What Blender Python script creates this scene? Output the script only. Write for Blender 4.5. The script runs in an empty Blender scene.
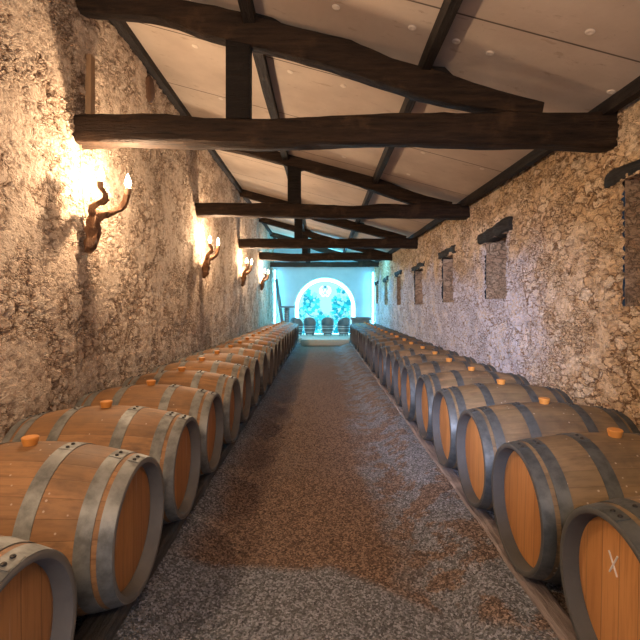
import bpy, bmesh, math, random
import numpy as np
from mathutils import Vector, Matrix, noise

random.seed(7)
PI = math.pi
sc = bpy.context.scene
col = sc.collection

# ------------------------------------------------------------------ camera
CAM_H = 1.40
cam_d = bpy.data.cameras.new('camera')
cam = bpy.data.objects.new('camera', cam_d)
col.objects.link(cam)
cam.location = (0, 0, CAM_H)
cam.rotation_euler = (PI / 2, 0, 0)
cam_d.sensor_width = 36
cam_d.lens = 25.6
cam_d.shift_x = -2 / 640
cam_d.shift_y = -16.5 / 640
cam_d.clip_start = 0.05
sc.camera = cam

# ------------------------------------------------------------------ view, world, lights
sc.view_settings.view_transform = 'Standard'
sc.view_settings.look = 'None'
sc.view_settings.gamma = 1
sc.view_settings.use_curve_mapping = False
sc.view_settings.exposure = 0.42
try:
    sc.cycles.use_denoising = True
    sc.cycles.sample_clamp_indirect = 6
    sc.cycles.max_bounces = 8
    sc.cycles.diffuse_bounces = 5
except Exception:
    pass

w = bpy.data.worlds.new('world'); sc.world = w; w.use_nodes = True
bg = w.node_tree.nodes['Background']
bg.inputs[0].default_value = (0.55, 0.72, 1.0, 1)
bg.inputs[1].default_value = 0.03

SCONCE_E = 44.0
WARM = (1.0, 0.70, 0.44)
DOOR_E = 16.0
ARCH_E = 14.0
STRIP_E = 120.0

def area(name, loc, rot, sx, sy, e, c):
    d = bpy.data.lights.new(name, 'AREA'); d.shape = 'RECTANGLE'; d.size = sx; d.size_y = sy
    d.energy = e; d.color = c
    o = bpy.data.objects.new(name, d); col.objects.link(o); o.location = loc; o.rotation_euler = rot
    return o
# daylight through the open doorway behind the camera
area('doorway_daylight', (0.2, -1.45, 1.25), (PI / 2, 0, 0), 2.0, 2.2, DOOR_E, (0.35, 0.58, 1.0))
# added warm fill light above the doorway, evens out the near room
WARM_FILL_E = 36.0
area('warm_fill', (0.2, -1.2, 2.75), (math.radians(70), 0, 0), 0.9, 0.3, WARM_FILL_E, (1.0, 0.70, 0.46))

# added cyan fill, unseen behind the fourth tie beam, washing the end wall
area('cyan_fill_end', (0.1, 13.9, 2.72), (math.radians(78), 0, 0), 3.2, 0.12, 62.0, (0.05, 0.60, 0.90))

area('cyan_fill_down', (0.1, 15.5, 3.03), (math.radians(-40), 0, 0), 3.0, 0.06, 75.0, (0.08, 0.60, 1.0))  # added cyan fill between the far trusses, unseen, tints far walls and floor
# added cyan fill hidden behind the farthest tie beam, thrown up at the ceiling boards
area('cyan_fill_up', (0.1, 16.78, 2.80), (math.radians(-125), 0, 0), 3.2, 0.08, 90.0, (0.10, 0.62, 1.0))
# shaft of cool daylight from the open door leaf, falling across the aisle onto the right wall
sd = bpy.data.lights.new('doorway_shaft', 'SPOT'); sd.energy = 1900; sd.color = (0.60, 0.68, 1.0)
sd.spot_size = math.radians(33); sd.spot_blend = 1.0; sd.shadow_soft_size = 0.25
so_ = bpy.data.objects.new('doorway_shaft', sd); col.objects.link(so_)
so_.location = (-0.75, -1.3, 2.05)
so_.rotation_euler = (Vector((2.05, 7.6, 0.55)) - so_.location).to_track_quat('-Z', 'Y').to_euler()

# ------------------------------------------------------------------ room dimensions
XL = -1.90
Y0, Y1 = -1.5, 17.8
def xr(y): return 2.33 - 0.0146 * y
def zc(x): return CAM_H + 2.11 - 0.268 * x      # underside of the sloping ceiling

# ------------------------------------------------------------------ node helpers
class NT:
    def __init__(s, name):
        s.m = bpy.data.materials.new(name); s.m.use_nodes = True
        s.t = s.m.node_tree; s.n = s.t.nodes; s.l = s.t.links
        s.n.clear()
        s.out = s.n.new('ShaderNodeOutputMaterial')
        s.b = s.n.new('ShaderNodeBsdfPrincipled')
        s.l.new(s.b.outputs[0], s.out.inputs[0])
        s.tc = s.n.new('ShaderNodeTexCoord').outputs['Object']
    def set(s, sock, v):
        if isinstance(v, bpy.types.NodeSocket): s.l.new(v, sock)
        elif v is not None:
            if isinstance(v, (tuple, list)) and len(v) == 3 and sock.type == 'RGBA': v = (*v, 1)
            sock.default_value = v
    def p(s, **k):
        for a, v in k.items(): s.set(s.b.inputs[a.replace('_', ' ')], v)
    def math(s, op, a, b=None, c=None, clamp=False):
        n = s.n.new('ShaderNodeMath'); n.operation = op; n.use_clamp = clamp
        s.set(n.inputs[0], a)
        if b is not None: s.set(n.inputs[1], b)
        if c is not None: s.set(n.inputs[2], c)
        return n.outputs[0]
    def vmul(s, v, k):
        n = s.n.new('ShaderNodeVectorMath'); n.operation = 'MULTIPLY'
        s.set(n.inputs[0], v); s.set(n.inputs[1], k); return n.outputs[0]
    def vadd(s, v, k):
        n = s.n.new('ShaderNodeVectorMath'); n.operation = 'ADD'
        s.set(n.inputs[0], v); s.set(n.inputs[1], k); return n.outputs[0]
    def xyz(s, v=None):
        n = s.n.new('ShaderNodeSeparateXYZ'); s.set(n.inputs[0], v or s.tc); return n.outputs
    def noise(s, scale, detail=4, rough=0.55, v=None, dist=0, col=False):
        n = s.n.new('ShaderNodeTexNoise'); s.set(n.inputs['Vector'], v or s.tc)
        s.set(n.inputs['Scale'], scale); n.inputs['Detail'].default_value = detail
        n.inputs['Roughness'].default_value = rough; n.inputs['Distortion'].default_value = dist
        return n.outputs['Color' if col else 'Fac']
    def voro(s, scale, feat='F1', v=None, rnd=1, smooth=None):
        n = s.n.new('ShaderNodeTexVoronoi'); n.feature = feat; s.set(n.inputs['Vector'], v or s.tc)
        s.set(n.inputs['Scale'], scale); n.inputs['Randomness'].default_value = rnd
        return n.outputs
    def ramp(s, f, stops, interp='LINEAR'):
        n = s.n.new('ShaderNodeValToRGB'); s.set(n.inputs[0], f); e = n.color_ramp.elements
        n.color_ramp.interpolation = interp
        while len(e) < len(stops): e.new(0.5)
        for i, (p_, c_) in enumerate(stops):
            e[i].position = p_; e[i].color = (*c_, 1) if not isinstance(c_, (int, float)) else (c_, c_, c_, 1)
        return n.outputs[0]
    def mix(s, f, a, b, mode='MIX'):
        n = s.n.new('ShaderNodeMix'); n.data_type = 'RGBA'; n.blend_type = mode
        s.set(n.inputs[0], f); s.set(n.inputs[6], a); s.set(n.inputs[7], b); return n.outputs[2]
    def step(s, f, lo, hi, a=0.0, b=1.0):
        n = s.n.new('ShaderNodeMapRange'); n.interpolation_type = 'SMOOTHSTEP'
        s.set(n.inputs[0], f); n.inputs[1].default_value = lo; n.inputs[2].default_value = hi
        n.inputs[3].default_value = a; n.inputs[4].default_value = b; return n.outputs[0]
    def bump(s, h, strength=0.5, dist=0.01):
        n = s.n.new('ShaderNodeBump'); n.inputs['Strength'].default_value = strength
        n.inputs['Distance'].default_value = dist; s.set(n.inputs['Height'], h)
        s.l.new(n.outputs[0], s.b.inputs['Normal'])
    def displace(s, h, scale):
        n = s.n.new('ShaderNodeDisplacement'); n.inputs['Midlevel'].default_value = 0
        n.inputs['Scale'].default_value = scale; s.set(n.inputs['Height'], h)
        s.l.new(n.outputs[0], s.out.inputs['Displacement'])
        s.m.displacement_method = 'BOTH'
    def rand(s):
        return s.n.new('ShaderNodeObjectInfo').outputs['Random']
    def wn(s, v):
        n = s.n.new('ShaderNodeTexWhiteNoise'); n.noise_dimensions = '1D'
        s.set(n.inputs['W'], v); return n.outputs['Value']

M = {}
def simple(name, c, rough=0.6, metal=0.0, bump=None, vary=0.15, scale=12):
    k = NT(name)
    f = k.noise(scale, 5)
    k.p(Base_Color=k.mix(f, tuple(v * (1 - vary) for v in c), tuple(min(1, v * (1 + vary)) for v in c)), Roughness=rough, Metallic=metal)
    if bump: k.bump(k.noise(scale * 4, 4), 0.5, bump)
    M[name] = k.m; return k.m

def emit(name, c, e):
    k = NT(name); k.p(Base_Color=tuple(v * .15 for v in c), Emission_Color=c, Emission_Strength=e, Roughness=0.6); M[name] = k.m; return k.m

# ---- rubble walls
def rubble(name, vs, tones, gap, amp, plaster, edge_w, white=False):
    k = NT(name)
    warp = k.vmul(k.vadd(k.noise(6, 5, .65, col=True), (-.5, -.5, -.5)), (0.12, 0.22, 0.18))
    v = k.vmul(k.vadd(k.tc, warp), vs)
    f1 = k.voro(1.0, 'F1', v); ed = k.voro(1.0, 'DISTANCE_TO_EDGE', v)['Distance']
    v2 = k.vmul(v, (2.3, 2.3, 2.3))
    ed2 = k.voro(1.0, 'DISTANCE_TO_EDGE', v2)['Distance']; f2 = k.voro(1.0, 'F1', v2)
    cell = k.xyz(f1['Color']); cell2 = k.xyz(f2['Color'])
    big = k.noise(1.1, 3); blend_far = 0.7
    sel = k.step(k.noise(1.9, 2), 0.46, 0.54)                       # where the stones are small
    e_mix = k.math('ADD', k.math('MULTIPLY', ed, k.math('SUBTRACT', 1, sel)), k.math('MULTIPLY', ed2, k.math('MULTIPLY', sel, 0.75)))
    stone = k.step(e_mix, 0.0, edge_w)
    fine = k.noise(22, 6, 0.68); mid = k.noise(7, 5, 0.6)
    pl = k.step(k.math('ADD', k.noise(2.6, 4), k.math('MULTIPLY', k.math('SUBTRACT', mid, 0.5), 0.5)), 0.5 - plaster, 0.62 - plaster)
    pits = k.step(k.noise(19, 5, 0.65, v=k.vmul(k.tc, (1, 0.8, 1.3))), 0.36, 0.5)
    # height
    h = k.math('MULTIPLY', stone, k.math('ADD', 0.55, k.math('MULTIPLY', cell[0], 0.45)))
    h = k.math('MAXIMUM', h, k.math('MULTIPLY', pl, 0.72))
    h = k.math('MULTIPLY', h, k.math('ADD', 0.55, k.math('MULTIPLY', pits, 0.45)))
    h = k.math('ADD', h, k.math('MULTIPLY', mid, 1.0))
    h = k.math('ADD', h, k.math('MULTIPLY', fine, 0.75))
    k.displace(h, amp)
    # colour
    base = k.ramp(cell[1], tones)
    base = k.mix(k.math('MULTIPLY', sel, 0.6), base, k.ramp(cell2[1], tones))
    base = k.mix(k.math('MULTIPLY', big, 0.75), base, tones[1][1])
    base = k.mix(k.math('MULTIPLY', k.math('SUBTRACT', 1, stone), k.math('SUBTRACT', 1, k.math('MULTIPLY', pl, 0.8))), base, gap)
    base = k.mix(k.math('MULTIPLY', pl, 0.5), base, tuple((a_ + b_) / 2 for a_, b_ in zip(tones[1][1], tones[2][1])))
    base = k.mix(k.math('MULTIPLY', k.math('SUBTRACT', 1, pits), 0.55), base, gap)
    if white:  # cool daylight low on the right wall, painted into the stone colour
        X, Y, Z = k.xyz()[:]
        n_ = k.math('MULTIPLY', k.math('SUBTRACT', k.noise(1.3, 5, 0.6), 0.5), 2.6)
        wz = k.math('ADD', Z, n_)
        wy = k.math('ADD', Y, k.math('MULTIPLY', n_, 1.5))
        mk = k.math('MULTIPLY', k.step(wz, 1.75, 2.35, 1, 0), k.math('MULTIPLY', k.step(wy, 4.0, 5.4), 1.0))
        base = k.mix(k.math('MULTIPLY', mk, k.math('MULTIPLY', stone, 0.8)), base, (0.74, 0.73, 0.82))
    vr = k.math('ADD', 0.75, k.math('MULTIPLY', fine, 0.5))
    base = k.mix(1.0, base, k.ramp(vr, [(0, 0), (1, 1)]), 'MULTIPLY')
    k.p(Base_Color=base, Roughness=0.92, Specular_IOR_Level=0.15)
    M[name] = k.m
rubble('rough_lime_rubble', (7, 8.5, 12.5), [(0, (.46, .34, .25)), (.5, (.60, .47, .36)), (1, (.72, .60, .48))], (.25, .17, .115), 0.031, 0.05, 0.14)
rubble('ochre_stone_rubble', (6, 7.5, 12.5), [(0, (.56, .37, .21)), (.45, (.76, .54, .32)), (1, (.95, .80, .60))], (.22, .125, .065), 0.034, -0.02, 0.10, white=True)
rubble('niche_brick', (6, 6, 14), [(0, (.38, .24, .15)), (.5, (.50, .34, .21)), (1, (.60, .46, .32))], (.20, .14, .09), 0.012, -0.1, 0.1)

k = NT('pale_plaster')
k.p(Base_Color=k.ramp(k.noise(2.5, 5), [(0.3, (.46, .62, .68)), (.7, (.54, .70, .75))]), Roughness=0.85)
k.bump(k.noise(18, 5), 0.4, 0.01); M['pale_plaster'] = k.m

# ceiling boards
k = NT('ceiling_board')
X, Y, Z = k.xyz()[:]
f = k.noise(1.6, 5, 0.6)
f2 = k.noise(5, 5, 0.65, v=k.vmul(k.tc, (1, 2.5, 1)))
base = k.ramp(f, [(0.3, (.50, .40, .32)), (.7, (.66, .55, .45))])
base = k.mix(k.step(f2, .60, .70, 0, .4), base, (.30, .20, .13))
spk = k.voro(16)['Distance']
base = k.mix(k.step(spk, .03, .06, .6, 0), base, (.12, .08, .05))
def joint(v, period, off, wd):
    q = k.math('FRACT', k.math('DIVIDE', k.math('ADD', v, off), period))
    q = k.math('ABSOLUTE', k.math('SUBTRACT', q, 0.5))
    return k.step(q, 0.5 - wd / period, 0.5 - 0.4 * wd / period)
jn = joint(Y, 1.2, 0.66, 0.010)
base = k.mix(k.math('MULTIPLY', jn, .85), base, (.05, .03, .02))
k.p(Base_Color=base, Roughness=0.8, Specular_IOR_Level=0.25)
k.bump(k.math('SUBTRACT', k.noise(9, 4), jn), 0.35, 0.008); M['ceiling_board'] = k.m

# gravel floor and its loose stones
def gravel_mat(name, loose=False):
    k = NT(name)
    X, Y, Z = k.xyz()[:]
    c1 = k.voro(105); c2 = k.voro(150)
    n1 = k.noise(1.5, 5, 0.62); n2 = k.noise(4.5, 5, 0.65, v=k.vmul(k.tc, (1, .9, 1)))
    q = k.n.new('ShaderNodeNewGeometry').outputs['Random Per Island'] if loose else k.xyz(c1['Color'])[0]
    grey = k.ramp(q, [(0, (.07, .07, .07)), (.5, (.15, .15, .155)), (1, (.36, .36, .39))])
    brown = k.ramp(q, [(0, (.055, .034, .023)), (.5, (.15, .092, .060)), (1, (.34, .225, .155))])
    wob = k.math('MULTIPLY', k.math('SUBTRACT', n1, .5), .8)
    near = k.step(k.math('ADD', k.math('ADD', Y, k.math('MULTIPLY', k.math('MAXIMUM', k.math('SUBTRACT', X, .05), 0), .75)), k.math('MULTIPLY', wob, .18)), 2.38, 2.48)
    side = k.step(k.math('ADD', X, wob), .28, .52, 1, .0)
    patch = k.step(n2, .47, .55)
    dirt_or_light = k.math('MULTIPLY', near, k.math('MAXIMUM', side, k.math('MULTIPLY', patch, .85)))
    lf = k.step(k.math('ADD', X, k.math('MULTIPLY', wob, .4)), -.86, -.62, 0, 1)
    dirt_or_light = k.math('MULTIPLY', dirt_or_light, lf)
    base = k.mix(dirt_or_light, grey, brown)  # grey zones paint the pools of cool daylight into the gravel colour
    k.p(Base_Color=base, Roughness=0.9, Specular_IOR_Level=0.3)
    st = k.math('SUBTRACT', 1, k.math('MULTIPLY', c1['Distance'], 1.3))
    h = k.math('ADD', k.math('MULTIPLY', st, .007), k.math('ADD', k.math('MULTIPLY', n2, .035), k.math('MULTIPLY', c2['Distance'], -.003)))
    if not loose: k.displace(h, 1.0)
    M[name] = k.m
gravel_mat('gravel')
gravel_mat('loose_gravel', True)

# dark old timber (grain along local X)
def timber_mat(name, c0, c1, gx=(2, 18, 18)):
    k = NT(name)
    v = k.vmul(k.tc, gx)
    f = k.noise(1.6, 6, .65, v=v); g = k.noise(4, 5, .6)
    base = k.ramp(f, [(.3, c0), (.75, c1)])
    base = k.mix(k.step(g, .55, .75, 0, .5), base, tuple(v_ * 1.9 for v_ in c1))
    k.p(Base_Color=base, Roughness=.72, Specular_IOR_Level=.3)
    k.bump(k.math('ADD', f, k.math('MULTIPLY', g, .5)), 1.0, .035); M[name] = k.m
timber_mat('old_timber', (.008, .005, .004), (.062, .034, .018))
timber_mat('black_timber', (.008, .006, .005), (.02, .015, .012))
timber_mat('purlin_timber', (.012, .009, .008), (.04, .03, .025), (18, 2, 18))
timber_mat('rail_timber', (.16, .12, .11), (.38, .31, .28), (18, 2, 18))
timber_mat('dark_rail', (.05, .045, .04), (.12, .11, .10), (18, 2, 18))
timber_mat('vine_wood', (.10, .045, .02), (.30, .16, .085), (14, 14, 3))
timber_mat('chest_wood', (.10, .095, .09), (.24, .21, .19), (2, 16, 16))
timber_mat('lintel_timber', (.015, .013, .012), (.05, .045, .042), (16, 2, 16))

# barrel staves (axis = local X)
def stave_mat(name, ca, cb, cc, dirt_or_light):
    k = NT(name)
    X, Y, Z = k.xyz()[:]
    rnd = k.rand()
    a = k.math('MULTIPLY', k.math('ARCTAN2', Z, Y), 28 / (2 * PI))
    a = k.math('ADD', a, k.math('MULTIPLY', rnd, 9))
    sid = k.math('FLOOR', a); fr = k.math('FRACT', a)
    r1 = k.wn(k.math('ADD', sid, k.math('MULTIPLY', rnd, 77)))
    gr = k.noise(3, 6, .6, v=k.vadd(k.vmul(k.tc, (1.5, 22, 22)), k.math('MULTIPLY', rnd, 40)))
    blot = k.noise(3.2, 5, .6, v=k.vadd(k.tc, k.math('MULTIPLY', rnd, 33)))
    base = k.mix(r1, ca, cb)
    base = k.mix(k.step(gr, .4, .75, 0, .7), base, cc)
    base = k.mix(k.step(blot, .45, .66, 0, dirt_or_light), base, (.10, .07, .045))
    base = k.mix(k.step(k.noise(11, 6, .7, v=k.vadd(k.vmul(k.tc, (.6, 1.6, 1.6)), k.math('MULTIPLY', rnd, 13))), .5, .7, 0, .5), base, (.13, .08, .05))
    edge = k.math('MINIMUM', fr, k.math('SUBTRACT', 1, fr))
    base = k.mix(k.step(edge, .0, .025, .5, 0), base, (.06, .035, .02))
    sp = k.voro(34, v=k.vadd(k.tc, rnd)); on = k.step(k.xyz(sp['Color'])[0], .80, .84)
    base = k.mix(k.math('MULTIPLY', on, k.step(sp['Distance'], .10, .2, .55, 0)), base, (.62, .52, .42))
    k.p(Base_Color=base, Roughness=.6, Specular_IOR_Level=.3)
    k.bump(k.math('ADD', k.step(edge, 0, .04), k.math('MULTIPLY', gr, .4)), .35, .004); M[name] = k.m
stave_mat('oak_staves_honey', (.25, .13, .055), (.37, .195, .085), (.18, .09, .042), .45)
stave_mat('oak_staves_dusty', (.20, .135, .07), (.30, .19, .10), (.12, .085, .045), .75)

def head_mat(name, ca, cb, cc):
    k = NT(name)
    X, Y, Z = k.xyz()[:]
    rnd = k.rand()
    p_ = k.math('ADD', k.math('MULTIPLY', Y, 11), k.math('MULTIPLY', rnd, 7))
    sid = k.math('FLOOR', p_); fr = k.math('FRACT', p_)
    r1 = k.wn(k.math('ADD', sid, k.math('MULTIPLY', rnd, 51)))
    gr = k.noise(3, 6, .6, v=k.vadd(k.vmul(k.tc, (8, 26, 1.6)), k.math('MULTIPLY', rnd, 40)))
    base = k.mix(r1, ca, cb)
    base = k.mix(k.step(gr, .42, .72, 0, .6), base, cc)
    edge = k.math('MINIMUM', fr, k.math('SUBTRACT', 1, fr))
    base = k.mix(k.step(edge, .0, .04, .6, 0), base, (.10, .05, .02))
    drip = k.step(k.noise(2, 3, .5, v=k.vadd(k.vmul(k.tc, (3, 16, 1.0)), k.math('MULTIPLY', rnd, 20))), .68, .76, 0, .35)
    base = k.mix(drip, base, (.62, .52, .45))
    k.p(Base_Color=base, Roughness=.5, Specular_IOR_Level=.4)
    k.bump(k.step(edge, 0, .05), .25, .003); M[name] = k.m
head_mat('oak_head_amber', (.46, .20, .06), (.58, .27, .09), (.36, .14, .04))
head_mat('oak_head_brown', (.38, .175, .06), (.50, .24, .085), (.27, .12, .04))

def hoop_mat(name, ca, cb, metal, rough):
    k = NT(name); rnd = k.rand()
    f = k.noise(9, 6, .65, v=k.vadd(k.tc, k.math('MULTIPLY', rnd, 11)))
    g = k.voro(60)['Distance']
    base = k.mix(k.step(f, .35, .7), ca, cb)
    k.p(Base_Color=base, Roughness=k.step(f, .3, .7, rough, rough + .2), Metallic=metal)
    k.bump(k.math('ADD', f, k.math('MULTIPLY', g, .3)), .3, .003); M[name] = k.m
hoop_mat('galvanised_hoop', (.26, .265, .25), (.12, .12, .11), .45, .5)
simple('grey_chime', (.15, .14, .125), .7, 0, .003, .4, 7)
simple('dark_chime', (.07, .066, .060), .7, 0, .003, .4, 7)
hoop_mat('dark_hoop', (.12, .125, .12), (.055, .06, .058), .4, .45)
simple('silicone_bung', (.62, .25, .05), .45)
simple('rivet_steel', (.05, .045, .04), .5, .6)
simple('chalk', (.75, .68, .60), .9)
simple('cable_sheath', (.45, .30, .18), .7)
simple('fixing_plastic', (.80, .70, .60), .6)
simple('screw_wood', (.18, .20, .21), .55)
simple('tub_wood', (.17, .18, .18), .5)
simple('seat_leather', (.05, .045, .045), .45)
simple('rim_steel', (.75, .78, .80), .3, .6)
simple('step_stone', (.50, .42, .34), .9, 0, .02)
simple('strip_housing', (.75, .78, .8), .5)
simple('socket_wood', (.35, .2, .11), .7)
simple('stub_wood', (.11, .055, .03), .85, 0, .01)
simple('groove_brown', (.35, .22, .12), .8, 0, .01)
emit('flame_glass', (1.0, .88, .70), 30)
emit('arch_glow', (.22, .72, 1.0), ARCH_E)
emit('panel_glow', (.34, .72, .95), 1.05)
emit('leaf_teal', (.0, .36, .52), .9)
emit('leaf_cyan', (.03, .60, .74), 1.0)
emit('leaf_pale', (.22, .80, .86), 1.0)
emit('stem_blue', (.03, .25, .42), 1.0)
emit('logo_white', (.85, .97, 1.0), 2.2)
emit('strip_glow', (.14, .62, 1.0), STRIP_E)

# ------------------------------------------------------------------ mesh helpers
def tag(o, label=None, cat=None, group=None, kind=None):
    if label: o['label'] = label
    if cat: o['category'] = cat
    if group: o['group'] = group
    if kind: o['kind'] = kind
    return o
def empty(name, loc=(0, 0, 0), rz=0, **k):
    o = bpy.data.objects.new(name, None); col.objects.link(o)
    o.location = loc; o.rotation_euler = (0, 0, rz); o.empty_display_size = .05
    return tag(o, **k)
def mesh(name, vs, fs, mat, parent=None, smooth=True, mats=None, fm=None):
    me = bpy.data.meshes.new(name)
    me.from_pydata([tuple(v) for v in vs], [], [tuple(f) for f in fs])
    for m in (mats or [mat]): me.materials.append(M[m])
    if fm: me.polygons.foreach_set('material_index', fm)
    if smooth: me.polygons.foreach_set('use_smooth', [True] * len(me.polygons))
    me.update()
    o = bpy.data.objects.new(name, me); col.objects.link(o)
    if parent: o.parent = parent
    return o
def recalc(o):
    bm = bmesh.new(); bm.from_mesh(o.data); bmesh.ops.recalc_face_normals(bm, faces=bm.faces); bm.to_mesh(o.data); bm.free()
    return o
class MB:
    def __init__(s): s.v = []; s.f = []; s.fm = []
    def add(s, vs, fs, mi=0):
        b = len(s.v); s.v += [Vector(v) for v in vs]; s.f += [[i + b for i in f] for f in fs]; s.fm += [mi] * len(fs)
    def box(s, c, d, bev=.004, rot=None, mi=0):
        bm = bmesh.new(); bmesh.ops.create_cube(bm, size=1)
        for v in bm.verts: v.co = Vector((v.co.x * d[0], v.co.y * d[1], v.co.z * d[2]))
        if bev: bmesh.ops.bevel(bm, geom=list(bm.edges), offset=bev, segments=2, affect='EDGES', profile=.5)
        R = rot or Matrix()
        vs = [R @ v.co + Vector(c) for v in bm.verts]
        bm.verts.index_update()
        s.add(vs, [[v.index for v in f.verts] for f in bm.faces], mi); bm.free()
    def lathe(s, prof, n=24, axis='Z', c=(0, 0, 0), close=False, mi=0):
        vs = []
        for (t, r) in prof:
            for i in range(n):
                a = 2 * PI * i / n
                p = (r * math.cos(a), r * math.sin(a))
                v = Vector((p[0], p[1], t)) if axis == 'Z' else Vector((t, p[0], p[1]))
                vs.append(v + Vector(c))
        fs = []
        m = len(prof)
        for j in range(m if close else m - 1):
            k_ = (j + 1) % m
            for i in range(n):
                i2 = (i + 1) % n
                fs.append([j * n + i, j * n + i2, k_ * n + i2, k_ * n + i])
        if not close:
            fs.append([i for i in range(n)][::-1]); fs.append([(m - 1) * n + i for i in range(n)])
        s.add(vs, fs, mi)
    def tube(s, pts, rad, n=8, wob=0, seed=0, mi=0, smooth=3):
        P = [Vector(p) for p in pts]; R = rad if isinstance(rad, (list, tuple)) else [rad] * len(P)
        pp, rr = [], []
        for i in range(len(P) - 1):
            a, b = P[max(0, i - 1)], P[i]; c_, d = P[i + 1], P[min(len(P) - 1, i + 2)]
            for t in range(smooth):
                u = t / smooth
                pp.append(.5 * ((2 * b) + (c_ - a) * u + (2 * a - 5 * b + 4 * c_ - d) * u * u + (3 * b - a - 3 * c_ + d) * u ** 3))
                rr.append(R[i] * (1 - u) + R[i + 1] * u)
        pp.append(P[-1]); rr.append(R[-1])
        vs = []; up = Vector((0.31, 0.2, 0.93))
        for i, p in enumerate(pp):
            t = (pp[min(i + 1, len(pp) - 1)] - pp[max(0, i - 1)]).normalized()
            if abs(t.dot(up)) > .97: up = Vector((.9, .3, .1))
            x = t.cross(up).normalized(); y = x.cross(t).normalized(); up = y
            for j in range(n):
                a = 2 * PI * j / n
                q = 1 + wob * noise.noise(Vector((i * .9 + seed, math.cos(a) * 1.5, math.sin(a) * 1.5)))
                vs.append(p + (x * math.cos(a) + y * math.sin(a)) * rr[i] * q)
        fs = []; m = len(pp)
        for i in range(m - 1):
            for j in range(n):
                j2 = (j + 1) % n; fs.append([i * n + j, i * n + j2, (i + 1) * n + j2, (i + 1) * n + j])
        fs.append(list(range(n))[::-1]); fs.append([(m - 1) * n + j for j in range(n)])
        s.add(vs, fs, mi)
    def build(s, name, mat, parent=None, smooth=True, mats=None):
        o = mesh(name, s.v, s.f, mat, parent, smooth, mats, s.fm if mats else None)
        recalc(o)
        if smooth:
            try: o.data.set_sharp_from_angle(angle=math.radians(38))
            except Exception: pass
        return o
def grid(name, us, vs_, fn, mat, holes=(), flip=False):
    U, V = len(us), len(vs_)
    pts = [fn(u, v) for u in us for v in vs_]
    fs = []
    for i in range(U - 1):
        um = (us[i] + us[i + 1]) / 2
        for j in range(V - 1):
            vm = (vs_[j] + vs_[j + 1]) / 2
            if any(a < um < b and c < vm < d for a, b, c, d in holes): continue
            q = [i * V + j, (i + 1) * V + j, (i + 1) * V + j + 1, i * V + j + 1]
            fs.append(q[::-1] if flip else q)
    return mesh(name, pts, fs, mat)
def lines(segs, must=()):
    out = []
    for a, b, st in segs:
        n = max(1, round((b - a) / st)); out += [a + (b - a) * i / n for i in range(n)]
    out.append(segs[-1][1])
    for m_ in must:
        i = min(range(len(out)), key=lambda q_: abs(out[q_] - m_)); out[i] = m_
    return sorted(out)

# ------------------------------------------------------------------ setting
# floor
def floor_z(x, y):
    e = max(0, min(1, (abs(x) - .55) / .3)); e = e * e * (3 - 2 * e)
    k_ = (.10 if x > 0 else .085) * e
    return -.03 + k_ + .03 * noise.noise(Vector((x * 1.1, y * .8, 3))) * (1 - .6 * e) - .012 * math.exp(-((x - .45) / .12) ** 2)
fx = lines([(-1.98, -.95, .05), (-.95, 1.05, .008), (1.05, 2.4, .06)])
fy = lines([(Y0, 1.2, .1), (1.2, 3.6, .009), (3.6, 6.5, .02), (6.5, Y1, .06)])
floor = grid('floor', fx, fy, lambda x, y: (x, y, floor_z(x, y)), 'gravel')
tag(floor, kind='structure')

# loose stones on the near part of the floor
def loose_stones():
    g = np.random.default_rng(3)
    bm = bmesh.new(); bmesh.ops.create_icosphere(bm, subdivisions=1, radius=1)
    base = np.array([v.co[:] for v in bm.verts]); bm.verts.index_update()
    tri = np.array([[v.index for v in f.verts] for f in bm.faces]); bm.free()
    # keep only the 12-vertex stone
    n = 9000; nb = len(base)
    yy = 1.25 + (g.random(n) ** 1.5) * 4.2; xx = g.uniform(-.82, .86, n)
    V = np.zeros((n, nb, 3)); 
    for i in range(n):
        a, b = g.uniform(0, 6.28), g.uniform(-.5, .5)
        R = np.array([[math.cos(a), -math.sin(a), 0], [math.sin(a), math.cos(a), 0], [0, 0, 1]]) @ np.array([[1, 0, 0], [0, math.cos(b), -math.sin(b)], [0, math.sin(b), math.cos(b)]])
        sc_ = np.array([g.uniform(.8, 1.3), g.uniform(.6, .95), g.uniform(.4, .7)]) * g.uniform(.0035, .0075)
        p = base * (1 + g.uniform(-.18, .18, (nb, 1))) * sc_
        V[i] = p @ R.T + np.array([xx[i], yy[i], floor_z(xx[i], yy[i]) + .030])
    F = (tri[None] + (np.arange(n) * nb)[:, None, None]).reshape(-1, 3)
    return V.reshape(-1, 3).tolist(), F.tolist()
vv, ff = loose_stones()
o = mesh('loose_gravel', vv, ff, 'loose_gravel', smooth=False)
tag(o, label='loose grey and brown gravel stones strewn along the near part of the aisle', cat='gravel', kind='stuff')

# left wall
zs_n = lines([(0, .6, .06), (.6, 4.12, .022)], must=())
wy = lines([(Y0, .8, .1), (.8, 4.5, .018), (4.5, 8, .03), (8, Y1, .06)])
def left_fn(y, z):
    # gentle bulges of the old masonry
    b = .05 * noise.noise(Vector((y * .7, z * .9, 1.3)))
    return (XL - .03 + b * .28, y, z)
lw = grid('wall_left', wy, zs_n, left_fn, 'rough_lime_rubble'); tag(lw, kind='structure')

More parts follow.
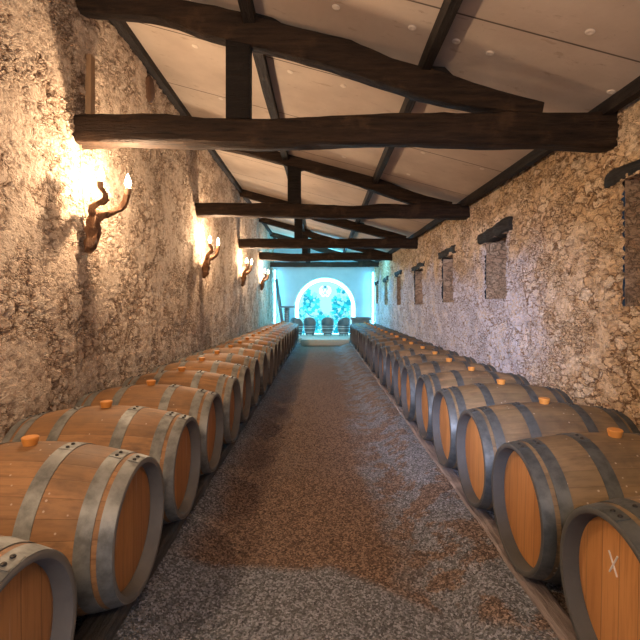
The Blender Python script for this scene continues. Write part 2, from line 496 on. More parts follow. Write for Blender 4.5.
# right wall with blind niches
NICHES = [(2.35, 3.42, 1.38, 2.33), (5.50, 6.19, 1.46, 2.26), (7.62, 8.28, 1.42, 2.22), (9.78, 10.6, 1.38, 2.16), (12.3, 12.95, 1.36, 2.16), (14.5, 15.15, 1.36, 2.12), (16.75, 17.3, 1.4, 2.1)]
must_y = [v for n_ in NICHES for v in n_[:2]]
ry = lines([(Y0, 1.5, .1), (1.5, 4.5, .02), (4.5, 8, .028), (8, Y1, .05)], must_y)
rz = lines([(0, .6, .06), (.6, 3.05, .02)], [v for n_ in NICHES for v in n_[2:]])
def right_x(y, z): return xr(y) + .03 - .03 * noise.noise(Vector((y * .6, z * .8, 8.1)))
holes = []
for a, b, c, d in NICHES: holes.append((a - .0, b + .0, c, d))
rw = grid('wall_right', ry, rz, lambda y, z: (right_x(y, z), y, z), 'ochre_stone_rubble', holes, flip=True); tag(rw, kind='structure')
for i, (a, b, c, d) in enumerate(NICHES):
    mb = MB(); D = .36
    x0 = xr((a + b) / 2) + .0
    def quad(p, u, v, nu, nv):
        vs = [Vector(p) + Vector(u) * (ii / nu) + Vector(v) * (jj / nv) for ii in range(nu + 1) for jj in range(nv + 1)]
        fs = [[ii * (nv + 1) + jj, (ii + 1) * (nv + 1) + jj, (ii + 1) * (nv + 1) + jj + 1, ii * (nv + 1) + jj + 1] for ii in range(nu) for jj in range(nv)]
        return vs, fs
    st = .02 if i < 3 else .05
    nz, nd, ny = int((d - c) / st), int(D / st), int((b - a) / st)
    E = .02
    vs, fs = quad((x0 - .01, b + E, c - E), (D, 0, 0), (0, 0, d - c + 2 * E), nd, nz); mb.add(vs, fs)                      # far jamb, faces -Y
    vs, fs = quad((x0 + D - .01, b + E, c - E), (0, a - b - 2 * E, 0), (0, 0, d - c + 2 * E), ny, nz); mb.add(vs, fs)       # back, faces -X
    vs, fs = quad((x0 + D - .01, a - E, c - E), (-D, 0, 0), (0, 0, d - c + 2 * E), nd, nz); mb.add(vs, fs)                  # near jamb
    vs, fs = quad((x0 - .01, a - E, c - E), (0, b - a + 2 * E, 0), (D, 0, 0), ny, nd); mb.add(vs, [f[::-1] for f in fs])     # sill
    vs, fs = quad((x0 - .01, a - E, d + E), (0, b - a + 2 * E, 0), (D, 0, 0), ny, nd); mb.add(vs, fs)                        # soffit
    o = mesh('trim_%d' % (i + 1), mb.v, mb.f, 'niche_brick'); tag(o, kind='structure')

# ceiling (sloping, one thick board layer)
mb = MB(); xa, xb = -2.05, 2.5
vs = [(xa, Y0 - .1, zc(xa)), (xb, Y0 - .1, zc(xb)), (xb, Y1 + .1, zc(xb)), (xa, Y1 + .1, zc(xa))]
vs += [(x, y, z + .06) for x, y, z in vs]
mb.add(vs, [[0, 1, 2, 3], [7, 6, 5, 4], [0, 4, 5, 1], [1, 5, 6, 2], [2, 6, 7, 3], [3, 7, 4, 0]])
ceiling = mb.build('ceiling', 'ceiling_board', smooth=False); tag(ceiling, kind='structure')
slope = math.atan(.268)
mb = MB(); mb.lathe([(0, .0), (0, .030), (-.004, .030), (-.007, .024), (-.007, .010), (-.004, .006)], 16)
disc0 = None
for x, y in [(.634, 3.2), (.95, 3.22), (1.2, 3.25), (2.11, 3.32), (1.647, 2.795), (.62, 2.8), (.1, 3.2), (.1, 2.8), (-1.2, 4.3), (-.3, 4.3), (.2, 4.3), (1.1, 4.35), (1.7, 4.35), (-1.2, 5.4), (-.2, 5.4), (.3, 5.4), (1.2, 5.4), (1.9, 5.4), (.3, 6.3), (1.2, 6.3)]:
    if disc0 is None: o = disc0 = mb.build('fixing_disc', 'fixing_plastic')
    else: o = disc0.copy(); col.objects.link(o)
    o.location = (x, y, zc(x) + .0005); o.rotation_euler = (0, slope, 0); o.parent = ceiling

# rear wall behind the camera, with the doorway the photographer stands in
mb = MB()
mb.box((-1.45, Y0 - .1, 2.0), (1.15, .2, 4.2), 0); mb.box((1.9, Y0 - .1, 2.0), (1.2, .2, 4.2), 0); mb.box((.215, Y0 - .1, 3.3), (2.2, .2, 1.6), 0)
o = mb.build('wall_rear', 'pale_plaster', smooth=False); tag(o, kind='structure')

# end wall with the arched opening
AX, AR, AZ = .125, 1.19, 1.22
xs = sorted(set([-1.98, 2.14] + [AX - AR * math.cos(PI * i / 40) for i in range(41)]))
vs, fs = [], []
for x in xs:
    zt = AZ + math.sqrt(max(0, AR * AR - (x - AX) ** 2)) if abs(x - AX) <= AR + 1e-6 else AZ
    vs += [(x, Y1, 0), (x, Y1, zt), (x, Y1, zc(x) + .03)]
for i in range(len(xs) - 1):
    a, b = i * 3, (i + 1) * 3
    fs.append([a + 1, b + 1, b + 2, a + 2])
    if xs[i + 1] <= AX - AR + 1e-6 or xs[i] >= AX + AR - 1e-6: fs.append([a, b, b + 1, a + 1])
# reveal of the arch
arc = [(AX - AR, 0)] + [(AX - AR * math.cos(PI * i / 40), AZ + AR * math.sin(PI * i / 40)) for i in range(41)] + [(AX + AR, 0)]
b0 = len(vs)
for x, z in arc: vs += [(x, Y1, z), (x, Y1 + .32, z)]
for i in range(len(arc) - 1): fs.append([b0 + 2 * i, b0 + 2 * i + 1, b0 + 2 * i + 3, b0 + 2 * i + 2])
o = mesh('wall_end', vs, fs, 'pale_plaster', smooth=False); recalc(o); tag(o, kind='structure')

# raised stone platform before the arch
mb = MB()
mb.box((.10, 15.45, .105), (1.58, .9, .21), .015); mb.box((.07, 16.75, .104), (4.0, 2.1, .208), .015)
o = mb.build('trim_8', 'step_stone'); tag(o, kind='structure')

# backlit arched panel with vine print and emblem
pan = empty('backlit_panel', (AX, Y1 + .3, .21), label='backlit arched panel printed with cyan vine leaves under a white emblem', cat='backlit panel')
def arch_plate(r, z0, y0, y1, zc_):
    pts = [(-r, z0)] + [(-r * math.cos(PI * i / 32), zc_ + r * math.sin(PI * i / 32)) for i in range(33)] + [(r, z0)]
    n = len(pts); v = [(x, y0, z) for x, z in pts] + [(x, y1, z) for x, z in pts]
    f = [list(range(n)), list(range(2 * n - 1, n - 1, -1))] + [[i, (i + 1) % n, n + (i + 1) % n, n + i] for i in range(n)]
    return v, f
zc_ = AZ - .21
mb = MB(); mb.add(*arch_plate(AR - .01, -.2, -.01, .03, zc_)); mb.build('glowing_backing', 'arch_glow', pan, smooth=False)
mb = MB(); mb.add(*arch_plate(1.06, .0, -.12, -.10, zc_)); mb.build('print_board', 'panel_glow', pan, smooth=False)
rg = random.Random(5)
mb = MB()
def leaf(cx, cz, s, rot, mi):
    out = []
    for i in range(20):
        a = 2 * PI * i / 20
        r = s * (.62 + .38 * abs(math.cos(2.5 * (a - PI / 2)))) * (1 - .25 * (math.sin(a) < -.8))
        out.append((cx + r * math.cos(a + rot), -.122 - .0006 * mi, cz + r * math.sin(a + rot)))
    vv = [(cx, -.124 - .0006 * mi, cz)] + out
    mb.add(vv, [[0, 1 + i, 1 + (i + 1) % 20] for i in range(20)], mi)
cnt = 0
while cnt < 230:
    x = rg.uniform(-1, 1); z = rg.uniform(.05, 1.95)
    if x * x + max(0, z - zc_) ** 2 > .97 ** 2: continue
    if z > .75 + abs(x + .0) * -.1 and abs(x) < .10 + .34 * (z - .75): continue
    if z > 1.72: continue
    leaf(x, z, rg.uniform(.06, .13), rg.uniform(0, 6.28), rg.choice([0, 0, 1, 1, 2])); cnt += 1
mb.build('vine_leaf_print', None, pan, smooth=False, mats=['leaf_teal', 'leaf_cyan', 'leaf_pale'])
mb = MB()
for s_ in (-1, 1):
    for q in range(3):
        p = Vector((s_ * .06 * q, -.123, .25 + .18 * q)); pts = [p.copy()]
        for t in range(7):
            p = p + Vector((s_ * rg.uniform(.07, .17), 0, rg.uniform(-.06, .17)))
            if p.x ** 2 + max(0, p.z - zc_) ** 2 > .88 ** 2: break
            pts.append(p.copy())
        if len(pts) > 1: mb.tube(pts, .009, 5)
mb.build('vine_stem_print', 'stem_blue', pan)
mb = MB()
EZ = 1.9 - .21
def flat_arc(cx, cz, rx, rz_, a0, a1, wd, n=18):
    pts = [(cx + rx * math.cos(a0 + (a1 - a0) * i / n), -.13, cz + rz_ * math.sin(a0 + (a1 - a0) * i / n)) for i in range(n + 1)]
    mb.tube(pts, wd, 6, smooth=1)
flat_arc(0, EZ, .215, .20, math.radians(115), math.radians(215), .02)
flat_arc(0, EZ, .215, .20, math.radians(65), math.radians(-35), .02)
flat_arc(-.085, EZ - .03, .075, .19, math.radians(150), math.radians(320), .018)
flat_arc(.085, EZ - .03, .075, .19, math.radians(30), math.radians(-140), .018)
mb.tube([(-.15, -.13, EZ + .09), (-.075, -.13, EZ - .10), (0, -.13, EZ + .06), (.075, -.13, EZ - .10), (.15, -.13, EZ + .09)], .02, 6, smooth=1)
mb.build('emblem', 'logo_white', pan)
mb = MB(); mb.box((0, -.13, EZ + .15), (.09, .012, .09), .002, Matrix.Rotation(PI / 4, 4, 'Y'))
mb.build('emblem_crest', 'stem_blue', pan, smooth=False)

# LED strips in the two far corners
for sx, lab in ((-1.83, 'vertical cyan light strip in the far left corner'), (1.98, 'vertical cyan light strip in the far right corner')):
    e = empty('light_strip', (sx, Y1 - .10, .22), label=lab, cat='light strip', group='corner light strips')
    mb = MB(); mb.box((0, .05, 1.25), (.05, .04, 2.3 if sx > 0 else 2.5), .004)
    h_ = mb.build('housing', 'strip_housing', e)
    mb = MB(); mb.box((0, .018, 1.25), (.022, .02, 2.24 if sx > 0 else 2.44), .004); mb.build('light_tube', 'strip_glow', e)
    if sx < 0:
        for ch in e.children: ch.location.z = .0

# ------------------------------------------------------------------ roof trusses
def timber(name, pts, th, dp, mat, parent, seed=0, seg=26, wob=.15, y=0):
    """pts [(x, z)], th / dp: thickness in the XZ plane and along Y at each point"""
    P = [Vector((x, y, z)) for x, z in pts]
    n = 20; vs = []; m = len(P)
    cum = [0]
    for i in range(1, m): cum.append(cum[-1] + (P[i] - P[i - 1]).length)
    for s_ in range(seg + 1):
        d = cum[-1] * s_ / seg
        i = max(j for j in range(m - 1) if cum[j] <= d + 1e-9); u = (d - cum[i]) / (cum[i + 1] - cum[i])
        a, b = P[max(0, i - 1)], P[i]; c_, e = P[i + 1], P[min(m - 1, i + 2)]
        p = .5 * ((2 * b) + (c_ - a) * u + (2 * a - 5 * b + 4 * c_ - e) * u * u + (3 * b - a - 3 * c_ + e) * u ** 3)
        t = (.5 * ((c_ - a) + 2 * (2 * a - 5 * b + 4 * c_ - e) * u + 3 * (3 * b - a - 3 * c_ + e) * u * u)).normalized()
        nn = Vector((-t.z, 0, t.x)); tt = th[i] * (1 - u) + th[i + 1] * u; dd = dp[i] * (1 - u) + dp[i + 1] * u
        for j in range(n):
            an = 2 * PI * j / n; ca, sa = math.cos(an), math.sin(an)
            ex = .42
            cx = math.copysign(abs(ca) ** ex, ca); sx_ = math.copysign(abs(sa) ** ex, sa)
            q = 1 + wob * noise.noise(Vector((d * 2.3 + seed * 7, ca * 1.1, sa * 1.1))) + .4 * wob * noise.noise(Vector((d * 9 + seed, ca * 3, sa * 3)))
            vs.append(p + nn * (sx_ * tt / 2 * q) + Vector((0, 1, 0)) * (cx * dd / 2 * q))
    fs = []
    for s_ in range(seg):
        for j in range(n):
            j2 = (j + 1) % n; fs.append([s_ * n + j, s_ * n + j2, (s_ + 1) * n + j2, (s_ + 1) * n + j])
    fs.append(list(range(n))); fs.append([seg * n + j for j in range(n)][::-1])
    o = mesh(name, vs, fs, mat, parent); recalc(o)
    try: o.data.set_sharp_from_angle(angle=math.radians(50))
    except Exception: pass
    return o
TR = [3.57, 6.92, 10.4, 13.7, 16.6]
TIE = [([(-1.96, 1.345), (-1.4, 1.35), (-.7, 1.325), (0, 1.335), (.7, 1.355), (1.4, 1.35), (2.30, 1.345)], [.22, .23, .20, .215, .235, .25, .29]),
       ([(-1.96, 1.42), (-.9, 1.415), (.3, 1.385), (1.2, 1.40), (2.32, 1.395)], [.20, .21, .20, .21, .23]),
       ([(-1.96, 1.37), (-.9, 1.37), (.3, 1.37), (1.2, 1.37), (2.30, 1.37)], [.22, .22, .215, .22, .24]),
       ([(-1.96, 1.44), (-.9, 1.38), (.3, 1.41), (1.2, 1.42), (2.20, 1.42)], [.23, .24, .23, .24, .26]),
       ([(-1.96, 1.42), (-.9, 1.42), (.3, 1.42), (1.2, 1.42), (2.15, 1.42)], [.18] * 5)]
RAF = [([(-1.95, 2.37), (-1.74, 2.34), (-1.27, 2.30), (-.80, 2.17), (0, 1.98), (.376, 1.85), (.847, 1.70), (1.24, 1.59), (1.70, 1.505)], [.17, .17, .18, .23, .23, .23, .22, .18, .12]),
       ([(-1.95, 2.52), (-1.28, 2.38), (-.55, 2.21), (.24, 1.99), (.87, 1.78), (1.45, 1.57), (1.95, 1.47)], [.17, .18, .23, .22, .21, .18, .14]),
       ([(-1.95, 2.57), (-.82, 2.25), (-.05, 1.97), (.9, 1.72), (1.9, 1.46)], [.2, .2, .2, .2, .16])]
KP = [(-.745, -.557, 1.43, 2.12), (-.52, -.32, 1.48, 2.12), (-.63, -.45, 1.47, 2.1), (-.6, -.42, 1.5, 2.1), (-.6, -.42, 1.5, 2.1)]
TL = ['nearest to the camera, with a curved rafter over two wall lamps', 'second from the camera, behind the nearest one', 'third from the camera, half way down the cellar', 'fourth from the camera, with a crooked tie beam', 'farthest from the camera, tinted blue in front of the arch wall']
for i, Y in enumerate(TR):
    t = empty('roof_truss', (0, Y, CAM_H), label='dark timber roof truss ' + TL[i], cat='roof truss', group='roof trusses across the cellar')
    pts, th = TIE[i]; wr = xr(Y)
    pts = [(min(x, wr + .06), z) for x, z in pts]
    timber('tie_beam', pts, th, [.20] * len(th), 'old_timber', t, seed=i + 1, seg=44)
    pts, th = RAF[min(i, 2)]
    timber('rafter', pts, th, [.16] * len(th), 'old_timber', t, seed=i + 21, seg=40)
    a, b, z0, z1 = KP[i]
    mb = MB(); mb.box(((a + b) / 2, 0, (z0 + z1) / 2), (b - a, .12, z1 - z0), .008)
    mb.build('king_post', 'black_timber', t)
    # triangular cleat that carries the purlin
    mb = MB()
    prof = [(.70, 1.78), (.78, 1.84), (.95, 1.83), (1.02, 1.76), (1.25, 1.66), (.9, 1.66)]
    vs = [(x, -.05, z) for x, z in prof] + [(x, .05, z) for x, z in prof]
    n = len(prof); mb.add(vs, [list(range(n)), list(range(2 * n - 1, n - 1, -1))] + [[q, (q + 1) % n, n + (q + 1) % n, n + q] for q in range(n)])
    mb.build('cleat', 'black_timber', t, smooth=False)
    mb = MB()
    prof = [(-.62, 2.12), (-.50, 2.27), (-.36, 2.20), (-.15, 2.06), (-.4, 2.0)]
    vs = [(x, -.05, z) for x, z in prof] + [(x, .05, z) for x, z in prof]
    n = len(prof); mb.add(vs, [list(range(n)), list(range(2 * n - 1, n - 1, -1))] + [[q, (q + 1) % n, n + (q + 1) % n, n + q] for q in range(n)])
    mb.build('cleat', 'black_timber', t, smooth=False)

def purlin(x0, w_, d, lab, mat='purlin_timber', xfar=None):
    mb = MB(); N = 60; vs = []
    for i in range(N + 1):
        y = Y0 + .02 + (Y1 - Y0 - .04) * i / N
        xx = x0 if xfar is None else x0 + (xfar - x0) * i / N
        j = .006 * noise.noise(Vector((y * 1.3, x0, 0)))
        for dx, dz in ((0, 0), (w_, 0), (w_, -1), (0, -1)):
            X_ = xx + dx + j
            vs.append((X_, y, (zc(X_) - .001) if dz == 0 else zc(xx) - d + j))
    fs = []
    for i in range(N):
        for j in range(4): fs.append([i * 4 + j, i * 4 + (j + 1) % 4, (i + 1) * 4 + (j + 1) % 4, (i + 1) * 4 + j])
    fs += [[0, 1, 2, 3], [N * 4 + j for j in (3, 2, 1, 0)]]
    o = mesh('purlin', vs, fs, mat, smooth=False); recalc(o)
    tag(o, label=lab, cat='roof beam', group='long purlins under the ceiling boards')
purlin(-1.905, .10, .11, 'dark purlin where the ceiling meets the left wall')
purlin(-.60, .09, .12, 'dark purlin above the king posts, left of the ceiling middle')
purlin(.765, .07, .11, 'dark purlin right of the king posts, carried on triangular cleats')
purlin(2.20, .07, .10, 'dark purlin where the ceiling meets the right wall', xfar=1.95)

# ------------------------------------------------------------------ lintels over the niches
LN = ['lintel over the nearest niche at the right edge of the picture', 'lintel over the second niche from the camera', 'lintel over the third niche from the camera', 'lintel over the fourth niche from the camera', 'lintel over the fifth niche, lit blue', 'lintel over the sixth niche, small and blue', 'lintel over the last niche beside the end wall']
for i, (a, b, c, d) in enumerate(NICHES):
    e = MB(); N = 14; n = 12; vs = []
    ya, yb = a - .18, b + .17
    hh = .13 if i != 1 else .17
    for s_ in range(N + 1):
        y = ya + (yb - ya) * s_ / N; x = xr(y)
        top = 1 - .35 * (s_ / N > .55) * (i in (0, 1, 3)) 
        z = d + .055 + .03 * (1 - s_ / N)
        for j in range(n):
            an = 2 * PI * j / n; ca, sa = math.cos(an), math.sin(an)
            q = 1 + .45 * noise.noise(Vector((y * 6, ca * .8 + i * 3, sa * .8))) + .2 * noise.noise(Vector((y * 17, ca * 2 + i * 3, sa * 2)))
            vs.append((x + .06 + math.copysign(abs(ca) ** .5, ca) * .12 * q, y, z + math.copysign(abs(sa) ** .5, sa) * hh / 2 * q * (top if sa > 0 else 1)))
    fs = []
    for s_ in range(N):
        for j in range(n):
            j2 = (j + 1) % n; fs.append([s_ * n + j, s_ * n + j2, (s_ + 1) * n + j2, (s_ + 1) * n + j])
    fs.append(list(range(n))); fs.append([N * n + j for j in range(n)][::-1])
    o = mesh('lintel', vs, fs, 'lintel_timber'); recalc(o)
    tag(o, label='rough black timber ' + LN[i], cat='lintel', group='lintels of the right wall niches')

# ------------------------------------------------------------------ wall lamps
def make_sconce(Y, lab, out=.21):
    e = empty('wall_lamp', (XL + .06, Y, 0), label=lab, cat='wall lamp', group='twisted vine wood wall lamps')
    s = Y * 1.7
    mb = MB()
    mb.tube([(.0, .0, 1.80), (.03, -.015, 1.88), (.035, .01, 1.97), (.05, .0, 2.06), (.07, .01, 2.13)], [.025, .05, .055, .05, .04], 10, .6, s)
    mb.tube([(.0, .05, 1.84), (.01, .05, 1.95), (.05, .03, 2.05)], [.02, .035, .03], 8, .6, s + 3)
    mb.build('stump', 'vine_wood', e)
    arms = [[(.06, 0, 2.08), (.07, -.07, 2.14), (out * .45 + .06, -.10, 2.21), (out * .45 + .03, -.13, 2.29)],
            [(.07, .01, 2.09), (.07 + out * .35, .02, 2.12), (.03 + out * .75, .05, 2.18), (out, .03, 2.28)]]
    for q, a in enumerate(arms):
        mb = MB(); mb.tube(a, [.04, .028, .026, .024], 8, .6, s + q); mb.build('branch', 'vine_wood', e)
        tx, ty, tz = a[-1]
        mb = MB(); mb.lathe([(-.02, .02), (.0, .028), (.03, .026), (.04, .014)], 14, c=(tx, ty, tz)); so = mb.build('socket', 'socket_wood', e)
        mb = MB(); mb.lathe([(.035, .010), (.05, .019), (.075, .025), (.10, .021), (.13, .010), (.15, .002)], 14, c=(tx, ty, tz))
        bo = mb.build('flame_bulb', 'flame_glass', e); bo.visible_shadow = False
        ld = bpy.data.lights.new('bulb_light', 'POINT'); ld.energy = SCONCE_E * (.12 if q == 0 else 1.45); ld.color = WARM; ld.shadow_soft_size = .022
        lo = bpy.data.objects.new('bulb_light', ld); col.objects.link(lo); lo.parent = e; lo.location = (tx, ty, tz + .08)
        ld.use_shadow = True
    return e
make_sconce(3.58, 'vine wood wall lamp nearest to the camera, two flame bulbs spread apart', .30)
make_sconce(7.1, 'vine wood wall lamp second from the camera on the left wall')
make_sconce(10.5, 'vine wood wall lamp third from the camera on the left wall')
make_sconce(13.8, 'vine wood wall lamp farthest from the camera on the left wall')
make_sconce(.25, 'vine wood wall lamp on the left wall beside the camera, added outside the picture to light the near wall')  # unseen extra lamp, added to light the near part of the left wall

for Y, z1, lab in ((3.50, 2.62, 'thin cable down from the nearest tie beam to the first wall lamp'), (6.95, 2.74, 'thin cable above the second wall lamp')):
    mb = MB(); mb.tube([(XL + .045, Y, z1), (XL + .04, Y + .02, (z1 + 2.1) / 2), (XL + .05, Y + .06, 2.08)], .005, 6)
    tag(mb.build('cable', 'cable_sheath'), label=lab, cat='cable')
mb = MB(); mb.box((XL + .035, 3.66, 3.08), (.05, .07, .62), .006)  # added strip, its brown stands for the shaded groove in the wall
tag(mb.build('groove_strip', 'groove_brown'), label='short upright brown strip standing in for a shaded groove in the left wall above the nearest tie beam', cat='groove_strip')

mb = MB()
mb.lathe([(-.10, .13), (.035, .13), (.05, .11), (.052, .04)], 22, 'X')
o = mb.build('timber_stub', 'stub_wood'); o.location = (XL, 4.95, 3.735); o.scale = (1, .8, 1.1)
tag(o, label='rounded end of an old brown timber set high in the left wall', cat='timber stub')

# ------------------------------------------------------------------ barrels
RH, RB, HL = .288, .343, .475
def rad(x): return RB - (RB - RH) * (abs(x) / HL) ** 2
HOOPS = [(HL - .052, HL - .002), (HL - .128, HL - .072), (HL - .335, HL - .275)]
def make_barrel(stave, headm, hoopm, chimem, detail=True):
    e = empty('wine_barrel')
    mb = MB(); N = 22
    prof = [(HL - .06, RH - .015), (HL - .006, RH - .012), (HL - .003, RH - .010), (HL - .001, RH - .004), (HL - .004, rad(HL - .004))]
    prof += [(HL - .004 - (2 * HL - .008) * i / N, rad(HL - .004 - (2 * HL - .008) * i / N)) for i in range(1, N)]
    prof += [(-x, r) for x, r in prof[:5][::-1]]
    mb.lathe(prof, 84, 'X', close=False)
    # drop the two cap faces: the heads close the barrel
    mb.f = [f for f in mb.f if len(f) == 4]; mb.fm = [0] * len(mb.f)
    mb.build('staves', stave, e)
    for s_ in (1, -1):
        mb = MB(); mb.lathe([(s_ * (HL - .062), RH - .027), (s_ * (HL - .002), RH - .019), (s_ * (HL + .001), RH - .012), (s_ * (HL + .0005), RH - .002), (s_ * (HL - .002), RH + .001), (s_ * (HL - .03), RH - .004)], 84, 'X', close=True)
        mb.build('chime', chimem, e)
    for s_ in (1, -1):
        mb = MB(); mb.lathe([(s_ * (HL - .07), .255), (s_ * (HL - .060), RH - .026), (s_ * (HL - .055), RH - .045)], 56, 'X')
        mb.build('head', headm, e)
        for a, b in HOOPS:
            mb = MB(); t = .0035
            pr = [(s_ * (a + (b - a) * q / 3), rad(a + (b - a) * q / 3) + t) for q in range(4)]
            pr += [(s_ * (b + (a - b) * q / 3), rad(b + (a - b) * q / 3) - .004) for q in range(4)]
            mb.lathe(pr, 84, 'X', close=True)
            # lapped end of the strap
            hb = mb
            vs = []; n_ = 5
            for side in (0, 1):
                for q in range(n_):
                    x = a + .003 + (b - a - .006) * q / (n_ - 1)
                    for an in (math.radians(97), math.radians(83)):
                        r = rad(x) + t + (.003 if side == 0 else 0)
                        vs.append((s_ * x, r * math.cos(an), r * math.sin(an)))
            m_ = 2 * n_
            fs = [[2 * q, 2 * q + 1, 2 * q + 3, 2 * q + 2] for q in range(n_ - 1)] + [[m_ + 2 * q, m_ + 2 * q + 2, m_ + 2 * q + 3, m_ + 2 * q + 1] for q in range(n_ - 1)]
            fs += [[2 * q, 2 * q + 2, m_ + 2 * q + 2, m_ + 2 * q] for q in range(n_ - 1)] + [[2 * q + 1, m_ + 2 * q + 1, m_ + 2 * q + 3, 2 * q + 3] for q in range(n_ - 1)]
            hb.add(vs, fs)
            ho = hb.build('hoop', hoopm, e)
            if detail:
                for an in (86.5, 93.5):
                    x = (a + b) / 2; r = rad(x) + t + .003; an = math.radians(an)
                    mb = MB(); mb.lathe([(-.002, .008), (.002, .0075), (.005, .004)], 10)
                    rv = mb.build('rivet', 'rivet_steel', ho)
                    rv.location = (s_ * x, r * math.cos(an), r * math.sin(an)); rv.rotation_euler = (an - PI / 2, 0, 0)
    mb = MB(); mb.lathe([(-.012, .022), (.004, .028), (.030, .034), (.034, .031), (.034, .02)], 24)
    b_ = mb.build('bung', 'silicone_bung', e); b_.location = (0, 0, RB)
    return e
def copy_tree(o, parent=None):
    c = o.copy(); col.objects.link(c)
    if parent: c.parent = parent
    for ch in list(o.children): copy_tree(ch, c)
    return c
ORD = ['first', 'second', 'third', 'fourth', 'fifth', 'sixth', 'seventh', 'eighth', 'ninth', 'tenth', 'eleventh', 'twelfth', 'thirteenth', 'fourteenth', 'fifteenth', 'sixteenth', 'seventeenth', 'eighteenth', 'nineteenth', 'twentieth', 'twenty-first', 'twenty-second']
CZ = .46
LA, RA = .77, .925
CZR = .425
YL = [1.16] + [1.925 + .706 * i for i in range(19)]
YR = [1.475] + [2.185 + .70 * i for i in range(19)]
rb = random.Random(11)
RH = .273
left_near = make_barrel('oak_staves_honey', 'oak_head_brown', 'galvanised_hoop', 'grey_chime')
left_far = make_barrel('oak_staves_honey', 'oak_head_brown', 'galvanised_hoop', 'grey_chime', False)
RH = .288
right_near = make_barrel('oak_staves_dusty', 'oak_head_amber', 'dark_hoop', 'dark_chime')
right_far = make_barrel('oak_staves_dusty', 'oak_head_amber', 'dark_hoop', 'dark_chime', False)
used = set()
SPEC = {('l', 0): 'oak barrel cut off by the lower left corner, pale galvanised hoops around its head',
        ('l', 1): 'oak barrel fully in view at lower left, bluish hoop and blotchy staves',
        ('r', 0): 'oak barrel at the lower right corner with a chalk cross on its head',
        ('r', 1): 'dusty greenish oak barrel with blue-lit hoops, second from the front in the right row'}
for side, ys, near, far in (('l', YL, left_near, left_far), ('r', YR, right_near, right_far)):
    for i, y in enumerate(ys):
        src = near if i < 9 else far
        if src in used: b = copy_tree(src)
        else: b = src; used.add(src)
        j = rb.uniform(-.012, .012); roll = rb.uniform(-.06, .06)
        x = (-(LA + HL) + j) if side == 'l' else (RA + HL + j)
        b.location = (x, y, CZ if side == 'l' else CZR); b.rotation_euler = (roll, 0, 0 if side == 'l' else PI)
        nm = 'left' if side == 'l' else 'right'
        lab = SPEC.get((side, i)) or ('oak wine barrel lying on its side, %s from the front in the %s row' % (ORD[i], nm))
        if i == len(ys) - 1: lab = 'last oak wine barrel at the far end of the %s row, beside the platform' % nm
        b['label'] = lab; b['category'] = 'barrel'; b['group'] = 'wine barrels of the %s row' % nm
        if (side, i) == ('r', 0): chalked = b
if True:
    mb = MB()
    xx = HL - .0545
    for p0, p1 in (((-.045, .155), (.0, .09)), ((.0, .16), (-.04, .085))):
        mb.tube([(xx, p0[0] - .03, p0[1] - .02), (xx, (p0[0] + p1[0]) / 2 - .03, (p0[1] + p1[1]) / 2 - .02), (xx, p1[0] - .03, p1[1] - .02)], .0035, 6)
    ck = mb.build('chalk_cross', 'chalk', chalked); ck['label'] = 'white chalk cross on the barrel head'


# rails under the barrels
def rail(x, w_, mat, lab, RZ, y0=.3, y1=14.95):
    mb = MB(); N = 120; n = 4; vs = []
    for i in range(N + 1):
        y = y0 + (y1 - y0) * i / N; j = .014 * noise.noise(Vector((y * 2.1, x, 5))); j2 = .012 * noise.noise(Vector((y * 2.7, x, 9)))
        vs += [(x - w_ / 2 + j, y, -.03), (x + w_ / 2 + j2, y, -.03), (x + w_ / 2 + j2, y, RZ - .008), (x + w_ / 2 + j2 - .012, y, RZ), (x - w_ / 2 + j + .012, y, RZ), (x - w_ / 2 + j, y, RZ - .008)]
    fs = []
    for i in range(N):
        for j in range(6): fs.append([i * 6 + j, i * 6 + (j + 1) % 6, (i + 1) * 6 + (j + 1) % 6, (i + 1) * 6 + j])
    fs += [list(range(6)), [N * 6 + j for j in range(6)][::-1]]
    o = mesh('barrel_rail', vs, fs, mat, smooth=False); recalc(o)
    tag(o, label=lab, cat='barrel rail', group='timber rails under the barrels')
rail(RA + .055, .10, 'rail_timber', 'pale weathered timber rail along the aisle under the right barrel row', .103)
RZZ = .100
rail(RA + .83, .12, 'dark_rail', 'timber rail by the right wall under the rear ends of the barrels', RZZ)
rail(-(LA + .12), .12, 'dark_rail', 'dark timber rail along the aisle under the left barrel row', .140)
RZZ = .140
rail(-(LA + .83), .12, 'dark_rail', 'timber rail by the left wall under the rear ends of the barrels', RZZ)

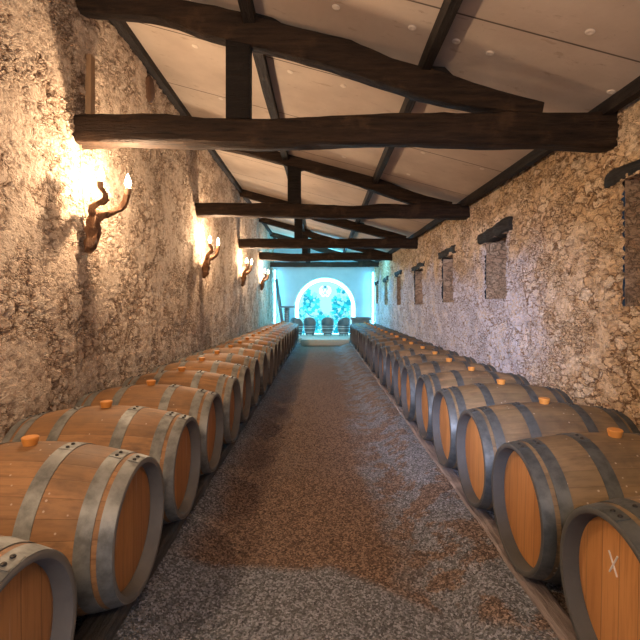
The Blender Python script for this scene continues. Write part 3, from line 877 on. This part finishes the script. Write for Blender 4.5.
# ------------------------------------------------------------------ far end furniture
PZ = .208
def tub_chair(x, y, rz_, lab):
    e = empty('barrel_chair', (x, y, PZ), rz_, label=lab, cat='chair', group='small barrel tub chairs before the arch')
    mb = MB(); mb.lathe([(.05, .14), (.05, .17), (.2, .205), (.32, .225), (.36, .225), (.36, .2), (.3, .19)], 28); mb.build('barrel_base', 'tub_wood', e)
    mb = MB()
    for z, r in ((.12, .19), (.26, .217)): mb.lathe([(z, r), (z, r + .006), (z + .02, r + .008), (z + .02, r + .002)], 28, close=True)
    mb.build('band', 'rim_steel', e)
    mb = MB(); mb.lathe([(.33, .05), (.33, .20), (.37, .205), (.39, .18), (.395, .05)], 28); mb.build('seat', 'seat_leather', e)
    mb = MB(); n = 22; vs = []   # curved backrest, domed top, open to the front (-Y)
    for i in range(n + 1):
        a = math.radians(-20 + 220 * i / n)
        top = .42 + .25 * math.sin(PI * min(1, max(0, i / n))) ** .7
        for r, z in ((.225, .34), (.235, top - .02), (.222, top), (.20, top - .02), (.198, .34)):
            vs.append((r * math.cos(a), r * math.sin(a), z))
    fs = []
    for i in range(n):
        for j in range(5): fs.append([i * 5 + j, i * 5 + (j + 1) % 5, (i + 1) * 5 + (j + 1) % 5, (i + 1) * 5 + j])
    fs += [list(range(5)), [n * 5 + j for j in range(5)][::-1]]
    mb.add(vs, fs); mb.build('backrest', 'tub_wood', e)
    mb = MB(); mb.lathe([(.345, .226), (.345, .234), (.365, .234), (.365, .226)], 32, close=True); mb.build('seat_rim', 'rim_steel', e)
    for q in range(4):
        a = PI / 4 + q * PI / 2
        mb = MB(); mb.tube([(.15 * math.cos(a), .15 * math.sin(a), .06), (.165 * math.cos(a), .165 * math.sin(a), .0)], [.018, .014], 8); mb.build('leg', 'tub_wood', e)
tub_chair(-.93, 16.8, .5, 'dark barrel tub chair at the left, half hidden behind the left barrel row')
tub_chair(-.46, 17.05, .15, 'dark barrel tub chair standing left of the arch middle')
tub_chair(.21, 17.05, 0, 'dark barrel tub chair in the middle before the arch')
tub_chair(.80, 16.85, -.5, 'dark barrel tub chair at the right, turned inwards, next to the chest')

e = empty('wooden_chest', (1.40, 16.5, PZ), label='dark wooden chest with a flat lid behind the right barrel row', cat='chest')
mb = MB(); mb.box((0, 0, .33), (.62, .42, .54), .01); mb.build('body', 'chest_wood', e)
mb = MB(); mb.box((0, 0, .65), (.70, .48, .09), .012); mb.build('lid', 'chest_wood', e)
for sx in (-1, 1):
    for sy in (-1, 1):
        mb = MB(); mb.box((sx * .27, sy * .17, .03), (.06, .06, .06), .004); mb.build('foot', 'chest_wood', e)
mb = MB(); mb.tube([(-.06, -.215, .45), (-.05, -.235, .44), (.05, -.235, .44), (.06, -.215, .45)], .008, 6); mb.build('handle', 'rim_steel', e)

def screw(length, r, pitch, n=20):
    prof = [(0, r * .9)]
    k_ = int(length / pitch)
    for i in range(k_): prof += [(i * pitch + pitch * .15, r * .78), (i * pitch + pitch * .5, r), (i * pitch + pitch * .85, r * .78)]
    prof.append((length, r * .9)); return prof
mb = MB(); mb.lathe(screw(2.17, .075, .07), 20)
o = mb.build('press_screw', 'screw_wood'); o.location = (-1.44, 17.3, PZ)
v = Vector((-.34, .28, 2.14)).normalized(); o.rotation_mode = 'QUATERNION'; o.rotation_quaternion = v.to_track_quat('Z', 'Y')
tag(o, label='long threaded wooden press screw leaning in the far left corner', cat='press screw')
e = empty('screw_table', (-1.27, 16.45, PZ), .6, label='high table with a square top on a threaded wooden column, far left', cat='table')
mb = MB(); mb.lathe(screw(1.04, .10, .085), 24); mb.build('column', 'screw_wood', e)
mb = MB(); mb.box((0, 0, 1.07), (.46, .46, .06), .01); mb.build('table_top', 'screw_wood', e)
mb = MB(); mb.lathe([(0, .20), (.03, .20), (.05, .12), (.08, .10)], 24); mb.build('base', 'screw_wood', e)
